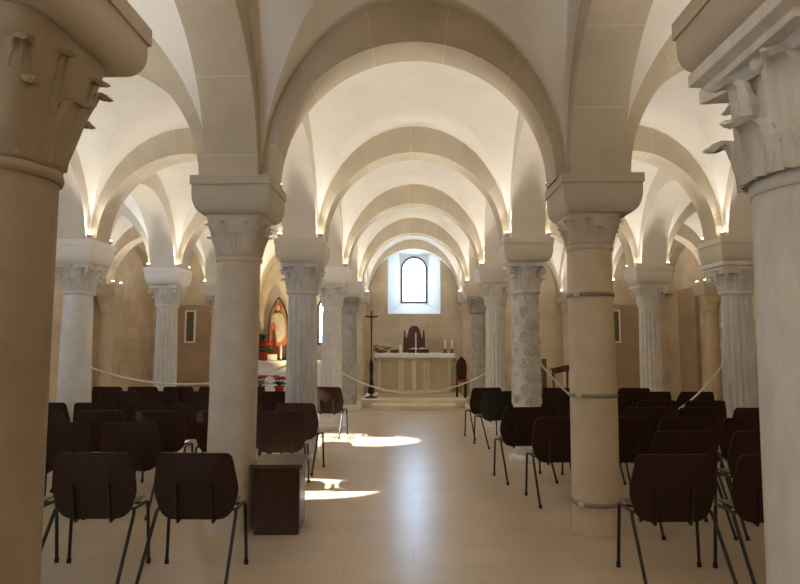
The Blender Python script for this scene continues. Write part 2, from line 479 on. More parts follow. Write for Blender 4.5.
def block_cap(rn, hw, z0, z1, leaves=True, rich=1):
    """a worn block capital: round neck swelling to a square top, low carving"""
    mb = MB(); P = []; seg = 48; H = z1-z0
    def sq(a, e): return (abs(cos(a))**e + abs(sin(a))**e)**(-1/e)
    for i in range(13):
        t = i/12; z = z0 + H*t; e = 2 + 6*t
        r = rn + (hw-rn)*t**1.2
        P.append([(r*sq(2*pi*k/seg, e)*cos(2*pi*k/seg), r*sq(2*pi*k/seg, e)*sin(2*pi*k/seg), z) for k in range(seg)])
    mb.grid(P, True, closed_v=True); mb.add(P[-1], [tuple(range(seg))])
    mb.lathe([(rn-.01, z0-.05), (rn+.008, z0-.045), (rn+.013, z0-.025), (rn+.008, z0-.005), (rn-.01, z0)], 32)
    if leaves:
        f = lambda z: rn + (hw-rn)*max(0, min(1, (z-z0)/H))**1.2 - .018
        kk = rn/.18
        for k in range(8): leaf_into(mb, rn, k*pi/4+.1, z0+.01, H*.45, rn*.70, .035*rich, f, kk)
        for k in range(8): leaf_into(mb, rn, (k+.5)*pi/4+.1, z0+.01, H*.74, rn*.45, .035*rich, f, kk)
        for k in range(4): 
            leaf_into(mb, rn, pi/4+k*pi/2, z0+H*.25, H*.48, rn*.55, .03*rich, lambda z: f(z)+.05*max(0, (z-z0)/H)*hw/.24, kk)
    return mb

def impost(hw, hb, z0, z1):
    """thick slab over a quarter-round cushion"""
    mb = MB(); slab = .075
    def ring(h, z): return [(-h,-h,z),(h,-h,z),(h,h,z),(-h,h,z)]
    mb.grid([ring(hw, z1), ring(hw, z1-slab)], False, closed_v=True); mb.add(ring(hw, z1), [(0,1,2,3)])
    mb.add(ring(hw, z1-slab), [(0,1,2,3)])
    hw2 = hw-.012; zt = z1-slab; Hh = zt - z0; pr = []
    for i in range(13):
        t = i/12
        if t < .3: pr.append((hw2, zt - Hh*t))
        else:
            q = (t-.3)/.7*pi/2; pr.append((hb + (hw2-hb)*cos(q), zt - Hh*(.3+.7*sin(q))))
    prs = [ring(*p) for p in pr]
    for k in range(4):
        mb.grid([[r[k], r[(k+1) % 4]] for r in prs], True)
    mb.add(prs[-1], [(0,3,2,1)])
    return mb

def shaft(kind, rb, rt, z0, z1):
    mb = MB(); nz = 24
    def rad(z):
        t = (z-z0)/(z1-z0); return rb + (rt-rb)*t + .006*sin(pi*t)
    if kind == 'plain':
        mb.lathe([(rad(z0+(z1-z0)*i/nz), z0+(z1-z0)*i/nz) for i in range(nz+1)], 48,
                 rmod=lambda r,a,z: r + .0018*sin(3*a+z*2.3) + .0015*sin(5*a-z*3.1))
    elif kind == 'fluted':
        nf = 16; seg = nf*10
        pr = [(rad(z0)+.012, z0), (rad(z0)+.012, z0+.08)] + [(rad(z0+.1+(z1-z0-.16)*i/nz), z0+.1+(z1-z0-.16)*i/nz) for i in range(nz+1)] + [(rad(z1), z1-.04), (rad(z1), z1)]
        def rm(r, a, z):
            d = max(0, min(1, (z-z0-.09)/.05))*max(0, min(1, (z1-.05-z)/.03))
            f = (a*nf/(2*pi)) % 1; g = max(0, 1-((f-.5)/.40)**2)
            return r + .004*d - .036*d*sqrt(g)
        mb.lathe(pr, seg, rmod=rm)
    elif kind == 'vine':
        seg = 160; n = 260; zf = z0+.62
        def h(a, z):
            if z < zf:
                d = max(0, min(1, (z-z0-.09)/.04))*max(0, min(1, (zf-.03-z)/.03))
                f = (a*18/(2*pi)) % 1; return -.018*d*sqrt(max(0, 1-((f-.5)/.40)**2))
            if z < zf+.03: return .010
            best = 0; per = .34
            for m_ in range(4):
                a0 = m_*pi/2
                dd = (a - a0 - .26*sin(2*pi*z/per + m_)+pi) % (2*pi) - pi
                best = max(best, .026*math.exp(-(dd*rt/.013)**4))
                kz = round((z/per + m_/(2*pi) - .25)*2)
                zc = (kz/2 + .25 - m_/(2*pi))*per
                side = 1 if kz % 2 else -1
                da = ((a - a0 - side*.30 + pi) % (2*pi) - pi)*rt; dz = z - zc
                rr = sqrt(da*da+dz*dz); th = math.atan2(dz, da)
                if rr < .085:
                    best = max(best, .026*max(0, min(1, .5+1.4*sin(rr*150 + th + m_)))*min(1, (.085-rr)/.012))
                    best = max(best, .020*max(0, cos(3*th+kz))*min(1, (.085-rr)/.03))
            return best
        P = []
        for i in range(n+1):
            z = z0+(z1-z0)*i/n
            P.append([((rad(z)-.014+h(2*pi*k/seg, z))*cos(2*pi*k/seg), (rad(z)-.014+h(2*pi*k/seg, z))*sin(2*pi*k/seg), z) for k in range(seg)])
        mb.grid(P, True, closed_v=True); mb.add(P[0], [tuple(range(seg))[::-1]])
    return mb

def bevel(o, w=.01, s=2):
    md = o.modifiers.new('bevel', 'BEVEL'); md.width = w; md.segments = s; md.limit_method = 'ANGLE'
    return o
J = [YJ(j) for j in range(6)]
COLS = {}
def column(x, y, label, sk, smat, rb, rt, ck, cmat, zc=2.27, zi=2.60, hw=.33, hb=.235, imat='impost', lean=(0,0), group='arcade columns', base=True, rz=0, abacus=False, zt=ZS, capr=None, rich=1, neck=1):
    root = tag(empty('stone_column', (x, y, 0)), label, 'column', group, 'thing')
    if base:
        bm_ = MB().lathe([(rb+.05, 0), (rb+.05, .04), (rb+.045, .055), (rb+.03, .075), (rb+.012, .085), (rb+.0, .09)], 40)
        bo = bm_.build('base', M[smat], root)
        z0 = .085
    else: z0 = 0
    sh = shaft(sk, rb, rt, z0, zc-.045).build('shaft', M[smat], root)
    if sk == 'vine': pass
    if lean != (0,0):
        for v in sh.data.vertices:
            k = v.co.z/zc - 1; v.co.x += lean[0]*k; v.co.y += lean[1]*k
        if base:
            for v in bo.data.vertices: v.co.x -= lean[0]; v.co.y -= lean[1]
    ztop = zi - (.10 if abacus else 0)
    if ck == 'cor': cm = corinthian(rt+.005, capr or hb*1.1, zc, ztop, rich, neck)
    else: cm = block_cap(rt+.005, capr or hb*.98, zc, ztop, ck == 'carved', rich)
    co = cm.build('capital', M[cmat], root); co.rotation_euler.z = rz
    if abacus:
        r_ = (capr or hb*1.1)
        mb = MB(); h0, h1 = r_*1.0, r_*1.12
        P = [[(-h,-h,z),(h,-h,z),(h,h,z),(-h,h,z)] for h, z in ((h0, ztop), (h0, ztop+.03), (h1, ztop+.05), (h1, zi))]
        mb.grid(P, False, closed_v=True); mb.add(P[0], [(0,3,2,1)]); mb.add(P[-1], [(0,1,2,3)])
        mb.build('abacus', M[cmat], root)
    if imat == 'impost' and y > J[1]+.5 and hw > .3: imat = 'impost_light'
    impost(hw, hb, zi, zt).build('impost', M[imat], root)
    if sk == 'plain' and abs(y-J[4]) < .01 and abs(x) < 2: bevel(MB().box(-.29, .29, -.29, .29, 0, .13).build('plinth', M['white'], root))
    return root
J = [YJ(j) for j in range(6)]
# nave, icon side
column(-1.54, J[0], 'thick brown stone column with worn carved capital closest on the icon side', 'plain', 'shaded_brownstone', .222, .206, 'carved', 'shaded_brownstone', 2.18, 2.66, .39, .29, 'impost', capr=.28, rich=1.7, lean=(.03,0))
column(-1.5, J[1], 'plain leaning grey-beige column with carved block capital beside the wooden box', 'plain', 'beige', .20, .180, 'carved', 'beige', 2.27, 2.60, lean=(.045,0), base=False, capr=.24)
column(-1.5, J[2], 'grey fluted column with leafy capital, icon side, next to the sunlit floor patch', 'fluted', 'greymarble', .215, .185, 'cor', 'greymarble', 2.24, 2.60)
column(-1.5, J[3], 'white fluted column holding the nave rope, icon side, before the altar', 'fluted', 'white', .20, .170, 'cor', 'white', 2.26, 2.60, imat='plaster')
column(-1.5, J[4], 'smooth dark grey marble column beside the standing crucifix', 'plain', 'greydark', .19, .165, 'cor', 'greydark', 2.27, 2.60)
# nave, lectern side
column(1.51, J[0], 'large rough grey marble column with acanthus capital closest on the lectern side', 'plain', 'lav', .275, .262, 'cor', 'lav', 2.12, 2.66, .39, .31, 'impost', abacus=True, capr=.31, rich=1.35, rz=.12, neck=.25)
r1 = column(1.5, J[1], 'plain tan column bound with three metal bands', 'plain', 'tan', .188, .180, 'carved', 'beige', 2.36, 2.60, base=False, capr=.23, rich=.7)
[c_ for c_ in bpy.data.objects if c_.parent == r1 and c_.name.startswith('impost')][0].location.x = .035
for z in (1.94, 1.11, .245):
    rr = .188 + (.180-.188)*(z/2.3) + .008
    b_ = MB().lathe([(rr-.002, z-.016), (rr+.005, z-.016), (rr+.005, z+.016), (rr-.002, z+.016)], 48).build('metal_band', M['ironring'], r1)
    MB().box(-rr*.80-.02, -rr*.80+.02, -rr*.70-.02, -rr*.70+.02, z-.014, z+.014).build('clamp', M['bolt'], b_)
column(1.5, J[2], 'grey column carved with scrolling vines above a fluted foot', 'vine', 'vinemarble', .188, .168, 'cor', 'lav', 2.24, 2.60)
column(1.5, J[3], 'white fluted column, lectern side, beside the chair closest to the altar', 'fluted', 'white', .19, .165, 'cor', 'white', 2.26, 2.60)
column(1.5, J[4], 'smooth dark grey marble column by the pointed-back chair at the altar', 'plain', 'greydark', .19, .165, 'cor', 'greydark', 2.27, 2.60)
# side aisles
column(AL, J[1], 'plain pale column at the aisle edge, icon side, by the second chair row', 'plain', 'beige', .20, .18, 'cor', 'beige')
column(AL, J[2], 'smooth white column lit by daylight, icon side aisle', 'plain', 'white', .215, .180, 'cor', 'white', 2.24, 2.60, imat='plaster')
column(AL, J[3], 'white fluted column in the icon side aisle before the ashlar wall', 'fluted', 'white', .20, .175, 'cor', 'white', 2.24, 2.60, imat='plaster')
column(AL, J[4], 'plain beige column in the icon side aisle beside the framed board', 'plain', 'beige', .19, .17, 'cor', 'beige')
column(AR, J[1], 'plain pale column at the aisle edge, lectern side, by the second chair row', 'plain', 'beige', .20, .18, 'cor', 'beige')
column(AR, J[2], 'large fluted marble column in the lectern side aisle near the gilded relief', 'fluted', 'lav', .203, .178, 'cor', 'lav', 2.22, 2.60, capr=.275, abacus=True)
column(AR, J[3], 'slender fluted column with volute capital in the lectern side aisle', 'fluted', 'white', .19, .17, 'cor', 'white', 2.24, 2.60)
column(AR, J[4], 'plain beige column in the lectern side aisle beside the framed board', 'plain', 'beige', .19, .17, 'cor', 'beige')
# engaged columns at the walls
for x, y, lab in ((XL+.275, J[4], 'plain engaged column on the ashlar side wall, icon side'), (XR-.275, J[4], 'plain engaged column on the side wall behind the large fluted marble column'),
                  (XL+.275, J[3], 'plain engaged column on the icon side wall, one bay before the ashlar end bay'), (XR-.275, J[3], 'plain engaged column on the lectern side wall beside the gilded relief'),
                  (AL, J[5]-.20, 'engaged end-wall column between the icon chapel and the outer bay'), (-1.5, J[5]-.20, 'engaged end-wall column behind the crucifix'),
                  (1.5, J[5]-.20, 'engaged end-wall column behind the pointed-back chair'), (AR, J[5]-.20, 'engaged end-wall column behind the wooden lectern')):
    e = abs(y-(J[5]-.20)) < .01
    column(x, y, lab, 'plain', 'tan', .16, .145, 'carved', 'tan', 2.30, 2.62, .27, .20, group='engaged wall columns', zt=ZS, capr=.19)

RW = YB + .28  # unseen rear columns, added to carry the fill uplights
for x, lab in ((-1.5, 'unseen engaged rear-wall column added for its uplights, nave edge, icon side'), (1.5, 'unseen engaged rear-wall column added for its uplights, nave edge, lectern side'),
               (AL, 'unseen engaged rear-wall column added for its uplights, outer aisle, icon side'), (AR, 'unseen engaged rear-wall column added for its uplights, outer aisle, lectern side')):
    column(x, RW, lab, 'plain', 'tan', .16, .145, 'carved', 'tan', 2.30, 2.62, .27, .20, group='engaged wall columns', capr=.19)

# pilasters at the corners of the end wall
k_ = 0
for (x0, x1) in ((-6.95, -5.75), (5.35, 6.30)):
    tn[0] += 1
    struct(MB().box(x0, x1, YW-.16, YW+.01, 0, 2.62).build('trim_%d' % tn[0], M['brownwall']))

# ------------------------------------------------------------------ uplights
LAMPS = []
def lamp(cx, cy, dx, dy, lit, label, power, zt=ZS, hw=.27):
    x, y = cx+dx*hw, cy+dy*hw
    root = tag(empty('uplight', (x, y, zt)), label, 'lamp', 'uplights on the imposts')
    MB().lathe([(.028, 0), (.028, .012), (.012, .014), (.012, .03), (.030, .034), (.034, .07), (.028, .07), (.026, .058)], 16).build('housing', M['lampbody'], root)
    MB().ball((0,0,.066), (.029,.029,.020), 14, 8).build('bulb', M['bulb'] if lit else M['bulboff'], root)
    if lit:
        ld = bpy.data.lights.new('uplight_beam', 'SPOT'); ld.energy = power; ld.color = (1, .945, .845)
        ld.spot_size = R(128); ld.spot_blend = .75; ld.shadow_soft_size = .03
        lo = bpy.data.objects.new('uplight_beam', ld); COL.objects.link(lo); lo.parent = root
        lo.location = (0, 0, .105)
        v = Vector((-dx*.0+dx*.35, dy*.35, -1))   # local -Z looks up and out into the bay
        lo.rotation_euler = Vector((dx*.72, dy*.72, 1)).to_track_quat('-Z', 'Y').to_euler()
PW = 24.0
CN = {(-1.5,1): 'plain leaning column', (1.5,1): 'banded column', (-1.5,2): 'grey fluted nave column', (1.5,2): 'vine-carved column',
      (-1.5,3): 'white fluted rope column', (1.5,3): 'white fluted lectern-side nave column', (-1.5,4): 'dark column by the crucifix', (1.5,4): 'dark column by the pointed-back chair',
      (AL,2): 'smooth white aisle column', (AR,2): 'large fluted aisle column', (AL,3): 'white fluted icon-side aisle column', (AR,3): 'slender fluted aisle column',
      (AL,4): 'beige icon-side aisle column', (AR,4): 'beige lectern-side aisle column'}
CN.update({(AL,1): 'pale icon-side column (unseen added lamp)', (AR,1): 'pale lectern-side column (unseen added lamp)', (-1.5,0): 'thick brown column', (1.5,0): 'rough grey marble column'})  # uplights on these columns are out of view, added as fill
for (x, j), nm in CN.items():
    for dx in (-1, 1):
        side = 'nave' if dx*x < 0 else 'wall'
        for dy in ((1,) if (j == 1 and abs(x) < 2) else (-1, 1) if j else ((-1, 1) if side == 'wall' else (-1,))):
            if dy == 1 and j >= 3 and False: continue
            lit = not (j == 1 and side == 'wall' and abs(x) < 2)
            if j == 0:  # out-of-frame lamps added to brighten the near bays
                lamp(x, YJ(0), dx, dy, True, 'unseen added fill uplight on %s, %s corner towards the %s' % (nm, side, 'altar' if dy == 1 else 'seats'), PW*2.4, hw=.33); continue
            lamp(x, YJ(j), dx, dy, lit, 'small %s uplight on %s, %s corner towards the %s' % ('glowing' if lit else 'unlit', nm, side, 'altar' if dy == 1 else 'seats'), PW)
for x, nm in ((AL, 'end-wall column beside the icon chapel'), (-1.5, 'end-wall column behind the crucifix'), (1.5, 'end-wall column behind the pointed-back chair'), (AR, 'end-wall column behind the lectern')):
    for dx in (-1, 1):
        lamp(x, J[5]-.20, dx, -1, True, 'unseen added fill uplight on %s, %s corner' % (nm, 'nave' if dx*x < 0 else 'wall'), PW*.8, ZS, .22)
for x, nm in ((-1.5, 'rear-wall nave column, icon side'), (1.5, 'rear-wall nave column, lectern side'), (AL, 'rear-wall aisle column, icon side'), (AR, 'rear-wall aisle column, lectern side')):  # unseen rear-wall lamps added to light the first arch and webs
    for dx in (-1, 1):
        lamp(x, RW, dx, 1, True, 'unseen added fill uplight on %s, %s corner' % (nm, 'nave' if dx*x < 0 else 'wall'), PW*1.3, ZS, .22)
for x, nm, dx in ((XL+.275, 'engaged column of the icon-side wall', 1), (XR-.275, 'engaged column of the lectern-side wall', -1)):
    for dy in (-1, 1):
        lamp(x, J[4], dx, dy, True, 'small glowing uplight on %s, corner towards the %s' % (nm, 'altar' if dy == 1 else 'seats'), PW*.8, ZS, .20)

# ------------------------------------------------------------------ chairs
def make_chair():
    root = empty('stacking_chair')
    # backrest
    ol = round_poly([(-.228,0),(.228,0),(.288,.19),(.246,.445),(-.246,.445),(-.288,.19)], [.12,.12,.24,.055,.055,.24])
    def fb(u, v, t): return (u, -.185 - .075*(v/.44) - .045*(1-(u/.27)**2)*.8 + t, .37 + v)
    MB().shell(ol, fb, -.006, .006, 5).build('backrest', M['chair'], root)
    ol = chaikin([(-.215,-.21),(.215,-.21),(.225,.20),(-.225,.20)], 1, .2); ol = chaikin(ol, 2)
    def fs(u, v, t):
        z = .445 + t - .022*(1-(u/.23)**2) + (-.03*max(0, (v-.10)/.10)**2) + .02*max(0, (-v-.08)/.13)
        return (u, v, z)
    MB().shell(ol, fs, -.006, .006, 5).build('seat', M['chair_edge'], root)
    for sx in (-1, 1):
        x = .262*sx
        for yt, yb, nm in ((.02, .03, 'leg'), (-.20, -.46, 'leg')):
            s_ = 1 if yt > 0 else -1
            pts = [(x, yt-.05*s_, .430), (x, yt-.02*s_, .429), (x+.003*sx, yt, .420), (x+.006*sx, yt+(yb-yt)*.05, .395), (x+.018*sx, yb, .012)]
            lg = MB().tube(pts, .0115, 10).build(nm, M['steel'], root)
            MB().lathe([(.0145, 0), (.0155, .005), (.0155, .03), (.012, .034)], 10, x+.018*sx, yb).build('foot_cap', M['rubber'], lg)
        MB().tube([(x, -.16, .430), (x, -.02, .430)], .0115, 10).build('side_rail', M['steel'], root)
        br = MB(); bx = .118*sx
        br.tube([(bx, -.03, .418), (bx, -.13, .405), (bx, -.17, .36), (bx, -.215, .352), (bx, -.238, .40), (bx, -.252, .50), (bx, -.268, .61)], .0095, 8)
        br.build('back_bracket', M['steel'], root)
    for y in (-.165, -.02):
        MB().tube([(-.262, y, .424), (.262, y, .424)], .0105, 10).build('crossbar', M['steel'], root)
    MB().box(-.022, .022, -.232, -.222, .436, .448).build('hand_slot', M['rubber'], root)
    return root
proto = make_chair()
allc = list(bpy.data.objects); kids = {}
for o in allc:
    if o.parent: kids.setdefault(o.parent, []).append(o)
ROWS_L = [(4.11, [(-1.45, 0), (-2.14, 1), (-2.79, 0)]),
          (5.64, [(-2.60, -1), (-3.25, 1)]),
          (6.60, [(-1.44, 3), (-2.07, 2), (-2.73, 1), (-3.38, 2), (-4.02, 0)]),
          (7.50, [(-1.40, -8), (-2.11, 1), (-2.71, 0), (-3.31, 1), (-3.90, 0), (-4.50, 0)]),
          (9.30, [(-2.04, 1), (-2.63, 0), (-3.23, 1), (-3.84, 0), (-4.44, 1), (-5.04, 1)]),
          (10.25, [(-1.40, -10), (-2.73, 0), (-3.33, 0), (-3.93, 0), (-4.53, 0), (-5.13, 0)])]
ROWS_R = [(4.12, [(1.69, 2), (2.35, 2)]),
          (5.20, [(2.24, 0), (2.88, 1)]),
          (6.12, [(1.42, 5), (2.06, 0), (2.66, 0), (3.27, 0)]),
          (7.08, [(1.22, 10), (2.02, 0), (2.63, 1), (3.24, 0), (3.86, 1)]),
          (7.95, [(2.50, 0), (3.10, 0), (3.70, 0)]),
          (8.72, [(2.13, 0), (2.73, 0), (3.33, 0), (3.93, 0)]),
          (9.37, [(1.20, 20), (2.30, 0), (2.95, 0), (3.60, 1), (4.24, 0)]),
          (10.12, [(1.13, 14), (2.30, 1), (2.95, 0), (3.58, 0)])]
ORD = ['', 'second ', 'third ', 'fourth ', 'fifth ', 'sixth ', 'seventh ', 'eighth ']
first = True
for side, rows in (('icon', ROWS_L), ('lectern', ROWS_R)):
    for ri, (d, cs) in enumerate(rows):
        for ci, (x, rot) in enumerate(cs):
            c = proto if first else copy_tree(proto, kids); first = False
            c.location = (x, d+.25, 0); c.rotation_euler = (0, 0, R(rot))
            rn = 'the back row' if ri == 0 else '%srow from the back' % ORD[ri]
            cn = 'at the aisle end' if ci == 0 else '%sfrom the aisle' % ORD[ci]
            tag(c, 'brown plywood chair, %s, %s side, %s' % (rn, side, cn), 'chair', 'chairs facing the altar')
            if (side, ri, ci) == ('lectern', 6, 0):
                c['label'] = 'dark greenish shiny chair turned towards the aisle beside the vine-carved column'
                for ch in [o for o in bpy.data.objects if o.parent == c and o.name.startswith('backrest')]:
                    ch.data = ch.data.copy(); ch.data.materials[0] = M['chair_green']
            if (side, ri, ci) == ('icon', 5, 0):
                c['label'] = 'brown plywood chair turned askew at the aisle between the two fluted columns, icon side'
            if (side, ri, ci) == ('lectern', 7, 0):
                c['label'] = 'brown plywood chair at the aisle closest to the altar steps, lectern side'

# wooden box at the foot of the leaning column
bx = tag(empty('wooden_box', (-1.12, 5.25, 0), R(3)), 'dark wooden box with overhanging top at the foot of the leaning column', 'box')
mb = MB().box(-.18, .18, -.21, .21, .0, .53); mb.build('body', M['box'], bx)
MB().box(-.21, .21, -.24, .24, .53, .56).build('lid', M['boxtop'], bx)
mb = MB().box(.18, .184, -.18, .18, .05, .49); mb.build('lit_side_panel', M['boxtop'], bx)  # paler sheet that paints the daylight on the box's right side

# ------------------------------------------------------------------ altar end
st = tag(empty('altar_step', (0,0,0)), 'two pale stone steps in front of the altar', 'steps')
bevel(MB().box(-.98, .98, 14.28, 14.80, 0, .11).build('lower_step', M['altar'], st))
bevel(MB().box(-1.27, 1.27, 14.80, 17.10, 0, .19).build('upper_step', M['altar'], st))
al = tag(empty('altar', (.03, 15.95, .19)), 'pale stone altar with panelled front under a white cloth', 'altar')
bevel(MB().box(-.97, .97, -.35, .40, 0, .06).build('plinth', M['altar'], al))
bevel(MB().box(-.93, .93, -.30, .36, .06, 1.04).build('body', M['altar'], al), .008)
for (a, b2) in ((-.91, -.36), (-.31, .27), (.32, .91)):
    mb = MB()
    for (x0, x1, z0, z1) in ((a, b2, .12, .17), (a, b2, .93, .98), (a, a+.05, .17, .93), (b2-.05, b2, .17, .93)):
        mb.box(x0, x1, -.35, -.299, z0, z1)
    mb.build('front_panel', M['altar'], al)
    MB().box(a+.05, b2-.05, -.312, -.299, .17, .93).build('recessed_panel', M['altarpanel'], al)
bevel(MB().box(-.085, .035, -.345, -.299, .17, .93).build('center_strip', M['altar'], al))
bevel(MB().box(-1.0, 1.0, -.38, .42, 1.04, 1.09).build('table_slab', M['altar'], al))
# cloth with a rippled hem
def cloth():
    mb = MB(); P = []; n = 60
    for i in range(n+1):
        x = -1.015 + 2.03*i/n
        row = [(x, .43, 1.02), (x, .43, 1.096), (x, 0, 1.097), (x, -.39, 1.096), (x, -.396, 1.085)]
        h = .11 + .008*sin(i*.9)
        for q in (.33, .66, 1): row.append((x, -.398 - .008*q*(1+sin(i*1.7)), 1.085 - h*q))
        P.append(row)
    mb.grid(P, True)
    for s_ in (-1, 1):
        mb.grid([[(1.015*s_, y, 1.096), (1.022*s_, y, 1.0), (1.03*s_, y, .88+.01*sin(y*40))] for y in [(-.39+.82*i/16) for i in range(17)]], True)
    return mb
o = cloth().build('altar_cloth', M['cloth'], None, (.03, 15.95, .19)); tag(o, 'white altar cloth with lace edge lying over the stone altar', 'altar cloth')
md = o.modifiers.new('s', 'SOLIDIFY'); md.thickness = .004
ZA = .19+1.098
def candle(name, x, y, h, label, holder=True, r=.022, hz=.10):
    c = tag(empty(name, (x, y, ZA)), label, 'candle', 'altar candles')
    z = 0
    if holder:
        MB().lathe([(.07, 0), (.07, .015), (.03, .03), (.025, .06), (.055, .075), (.055, .09), (.028, hz)], 18).build('holder', M['brass'], c); z = hz
    MB().lathe([(r, z), (r, z+h), (r*.5, z+h+.004)], 14).build('wax', M['candle'], c)
    MB().tube([(0,0,z+h), (.002,0,z+h+.02)], .003, 6).build('wick', M['rubber'], c)
candle('candle', .82, 15.95, .24, 'white candle in dark holder beside the altar edge pair, nearer the missal')
candle('candle', 1.00, 15.95, .24, 'white candle in dark holder at the outer end of the altar')
candle('candle', -.34, 15.95, .20, 'short thick white candle without holder on the altar beside the throne', False, .03)
candle('candle', .06, 15.62, .50, 'tall thin pale candle standing before the throne on the altar', False, .016)
ms = tag(empty('missal_stand', (.13, 15.95, ZA)), 'dark red missal stand with open white book on the altar', 'book stand')
bevel(MB().box(-.27, .27, -.14, .14, 0, .10).build('stand', M['box'], ms), .012)
mb = MB()
for s_ in (-1, 1):
    mb.grid([[(s_*(.005+.24*i/8), y, .10+.035*sin(pi*(i/8)**.6)) for y in (-.12, .12)] for i in range(9)], True)
    mb.grid([[(s_*(.005+.24*i/8), -.12, z) for z in (.098, .10+.035*sin(pi*(i/8)**.6))] for i in range(9)], True)
mb.build('open_book', M['paper'], ms)
def bloom(mb, c, r, n=7, tilt=.5):
    for k in range(n):
        a = 2*pi*k/n + random.random()*.3; d = Vector((cos(a), sin(a), tilt*(.6+.5*random.random()))).normalized()
        sd = Vector((-sin(a), cos(a), 0)); c = Vector(c)
        p = [c, c+d*r*.5+sd*r*.28, c+d*r, c+d*r*.5-sd*r*.28]
        up = Vector((0,0,.006)); mb.add(p+[q-up for q in p], [(0,1,2,3),(7,6,5,4),(0,4,5,1),(1,5,6,2),(2,6,7,3),(3,7,4,0)])
fa = tag(empty('flower_arrangement', (-.83, 15.92, ZA)), 'low arrangement of pink and white flowers on the altar by the crucifix', 'flowers')
MB().lathe([(.09, 0), (.14, .03), (.15, .07), (.12, .07)], 20).build('dish', M['terracotta'], fa)
mb = MB(); mw = MB(); ml = MB()
for k in range(16):
    p = (random.uniform(-.20,.24), random.uniform(-.08,.08), random.uniform(.07,.22)); bloom(mb if k % 2 else mw, p, .06, 7)
for k in range(22): bloom(ml, (random.uniform(-.20,.22), random.uniform(-.09,.09), random.uniform(.04,.15)), .08, 4, .3)
mb.build('pink_flowers', M['red'], fa); mw.build('white_flowers', M['cloth'], fa); ml.build('foliage', M['leaf'], fa)
o = bevel(MB().box(-.11, .11, -.07, .07, 0, .085).build('small_box', M['redvelvet'], None, (-.49, 15.98, ZA)), .01); tag(o, 'small dark red box on the altar beside the flowers', 'box')

# carved throne behind the altar
th = tag(empty('carved_throne', (.02, 16.86, .19)), 'carved dark wooden throne with arched back standing behind the altar', 'throne')
ol = [(-.30, .45), (.30, .45), (.30, 1.50), (.20, 1.50), (.19, 1.58)] + [(.17*cos(a), 1.62+.21*sin(a)) for a in [pi*i/12 for i in range(13)]] + [(-.19, 1.58), (-.20, 1.50), (-.30, 1.50)]
bk = MB().prism(ol, lambda u,v,t: (u, t, v), .0, .07).build('backrest', M['throne'], th)
MB().box(-.17, .17, -.03, .0, .85, 1.36).build('velvet_panel', M['redvelvet'], bk)
for k in range(9):
    a = pi*k/8; MB().ball((.13*cos(a), -.01, 1.60+.15*sin(a)), (.03,.025,.03), 10, 6).build('carved_bead', M['throne'], bk)
for z in (.9, 1.05, 1.2, 1.35, 1.44):
    for s_ in (-1, 1): MB().ball((s_*.235, -.01, z), (.035,.025,.05), 10, 6).build('carved_bead', M['throne'], bk)
MB().ball((0,-.01,1.63), (.07,.03,.07)).build('carved_boss', M['throne'], bk)
for s_ in (-1, 1):
    MB().lathe([(.03, 1.50), (.035, 1.53), (.02, 1.56), (.032, 1.60), (.022, 1.66), (.004, 1.74)], 14, s_*.26, .035).build('finial', M['throne'], th)
    MB().tube([(s_*.27, -.42, .70), (s_*.27, .0, .72)], .03, 10).build('armrest', M['throne'], th)
    for y in (-.42, .03): MB().box(s_*.27-.03, s_*.27+.03, y-.03, y+.03, 0, .70 if y < 0 else .46).build('leg', M['throne'], th)
bevel(MB().box(-.30, .30, -.46, .06, .40, .47).build('seat', M['redvelvet'], th))

# processional crucifix
cr = tag(empty('standing_crucifix', (-1.05, 15.3, .19)), 'tall dark crucifix on a pole standing beside the altar', 'crucifix')
MB().lathe([(.17, 0), (.17, .02), (.08, .04), (.03, .07), (.018, .10)], 20).build('base', M['darkpole'], cr)
MB().tube([(0,0,.08), (0,0,1.68)], .017, 10).build('pole', M['darkpole'], cr)
cs = MB().box(-.022, .022, -.012, .012, 1.62, 2.16); cs.box(-.155, .155, -.012, .012, 1.99, 2.035)
cs = cs.build('cross', M['darkpole'], cr)
mb = MB().tube([(0,-.028,1.68), (.004,-.03,1.80), (0,-.032,1.90), (0,-.03,1.98)], [.014,.02,.026,.018], 8)
mb.tube([(-.125,-.022,2.03), (-.05,-.03,1.985), (0,-.032,1.97), (.05,-.03,1.985), (.125,-.022,2.03)], [.008,.011,.014,.011,.008], 8); mb.ball((0,-.036,2.02), .022, 10, 8)
mb.build('corpus', M['throne'], cs)
mb = MB().lathe([(.07, .10), (.075, .2), (.05, .34), (.032, .50), (.045, .70), (.038, .86), (.02, .95)], 18, rmod=lambda r,a,z: r*(1+.18*sin(5*a+z*3)))
mb.build('dark_drape', M['black'], cr)

# pointed-back chair beside the altar
pc = tag(empty('altar_chair', (1.30, 15.50, .19), R(35)), 'dark narrow pointed-back chair beside the altar', 'chair')
ol = [(-.15,.42),(.15,.42),(.17,.75),(.13,.90),(.06,.97),(0,1.02),(-.06,.97),(-.13,.90),(-.17,.75)]
MB().prism(ol, lambda u,v,t: (u, t, v), .14, .18).build('backrest', M['box'], pc)
MB().box(-.17, .17, -.18, .18, .38, .43).build('seat', M['redvelvet'], pc)
for sx in (-1, 1):
    for sy in (-1, 1): MB().box(sx*.145-.02, sx*.145+.02, sy*.155-.02, sy*.155+.02, 0, .38).build('leg', M['box'], pc)

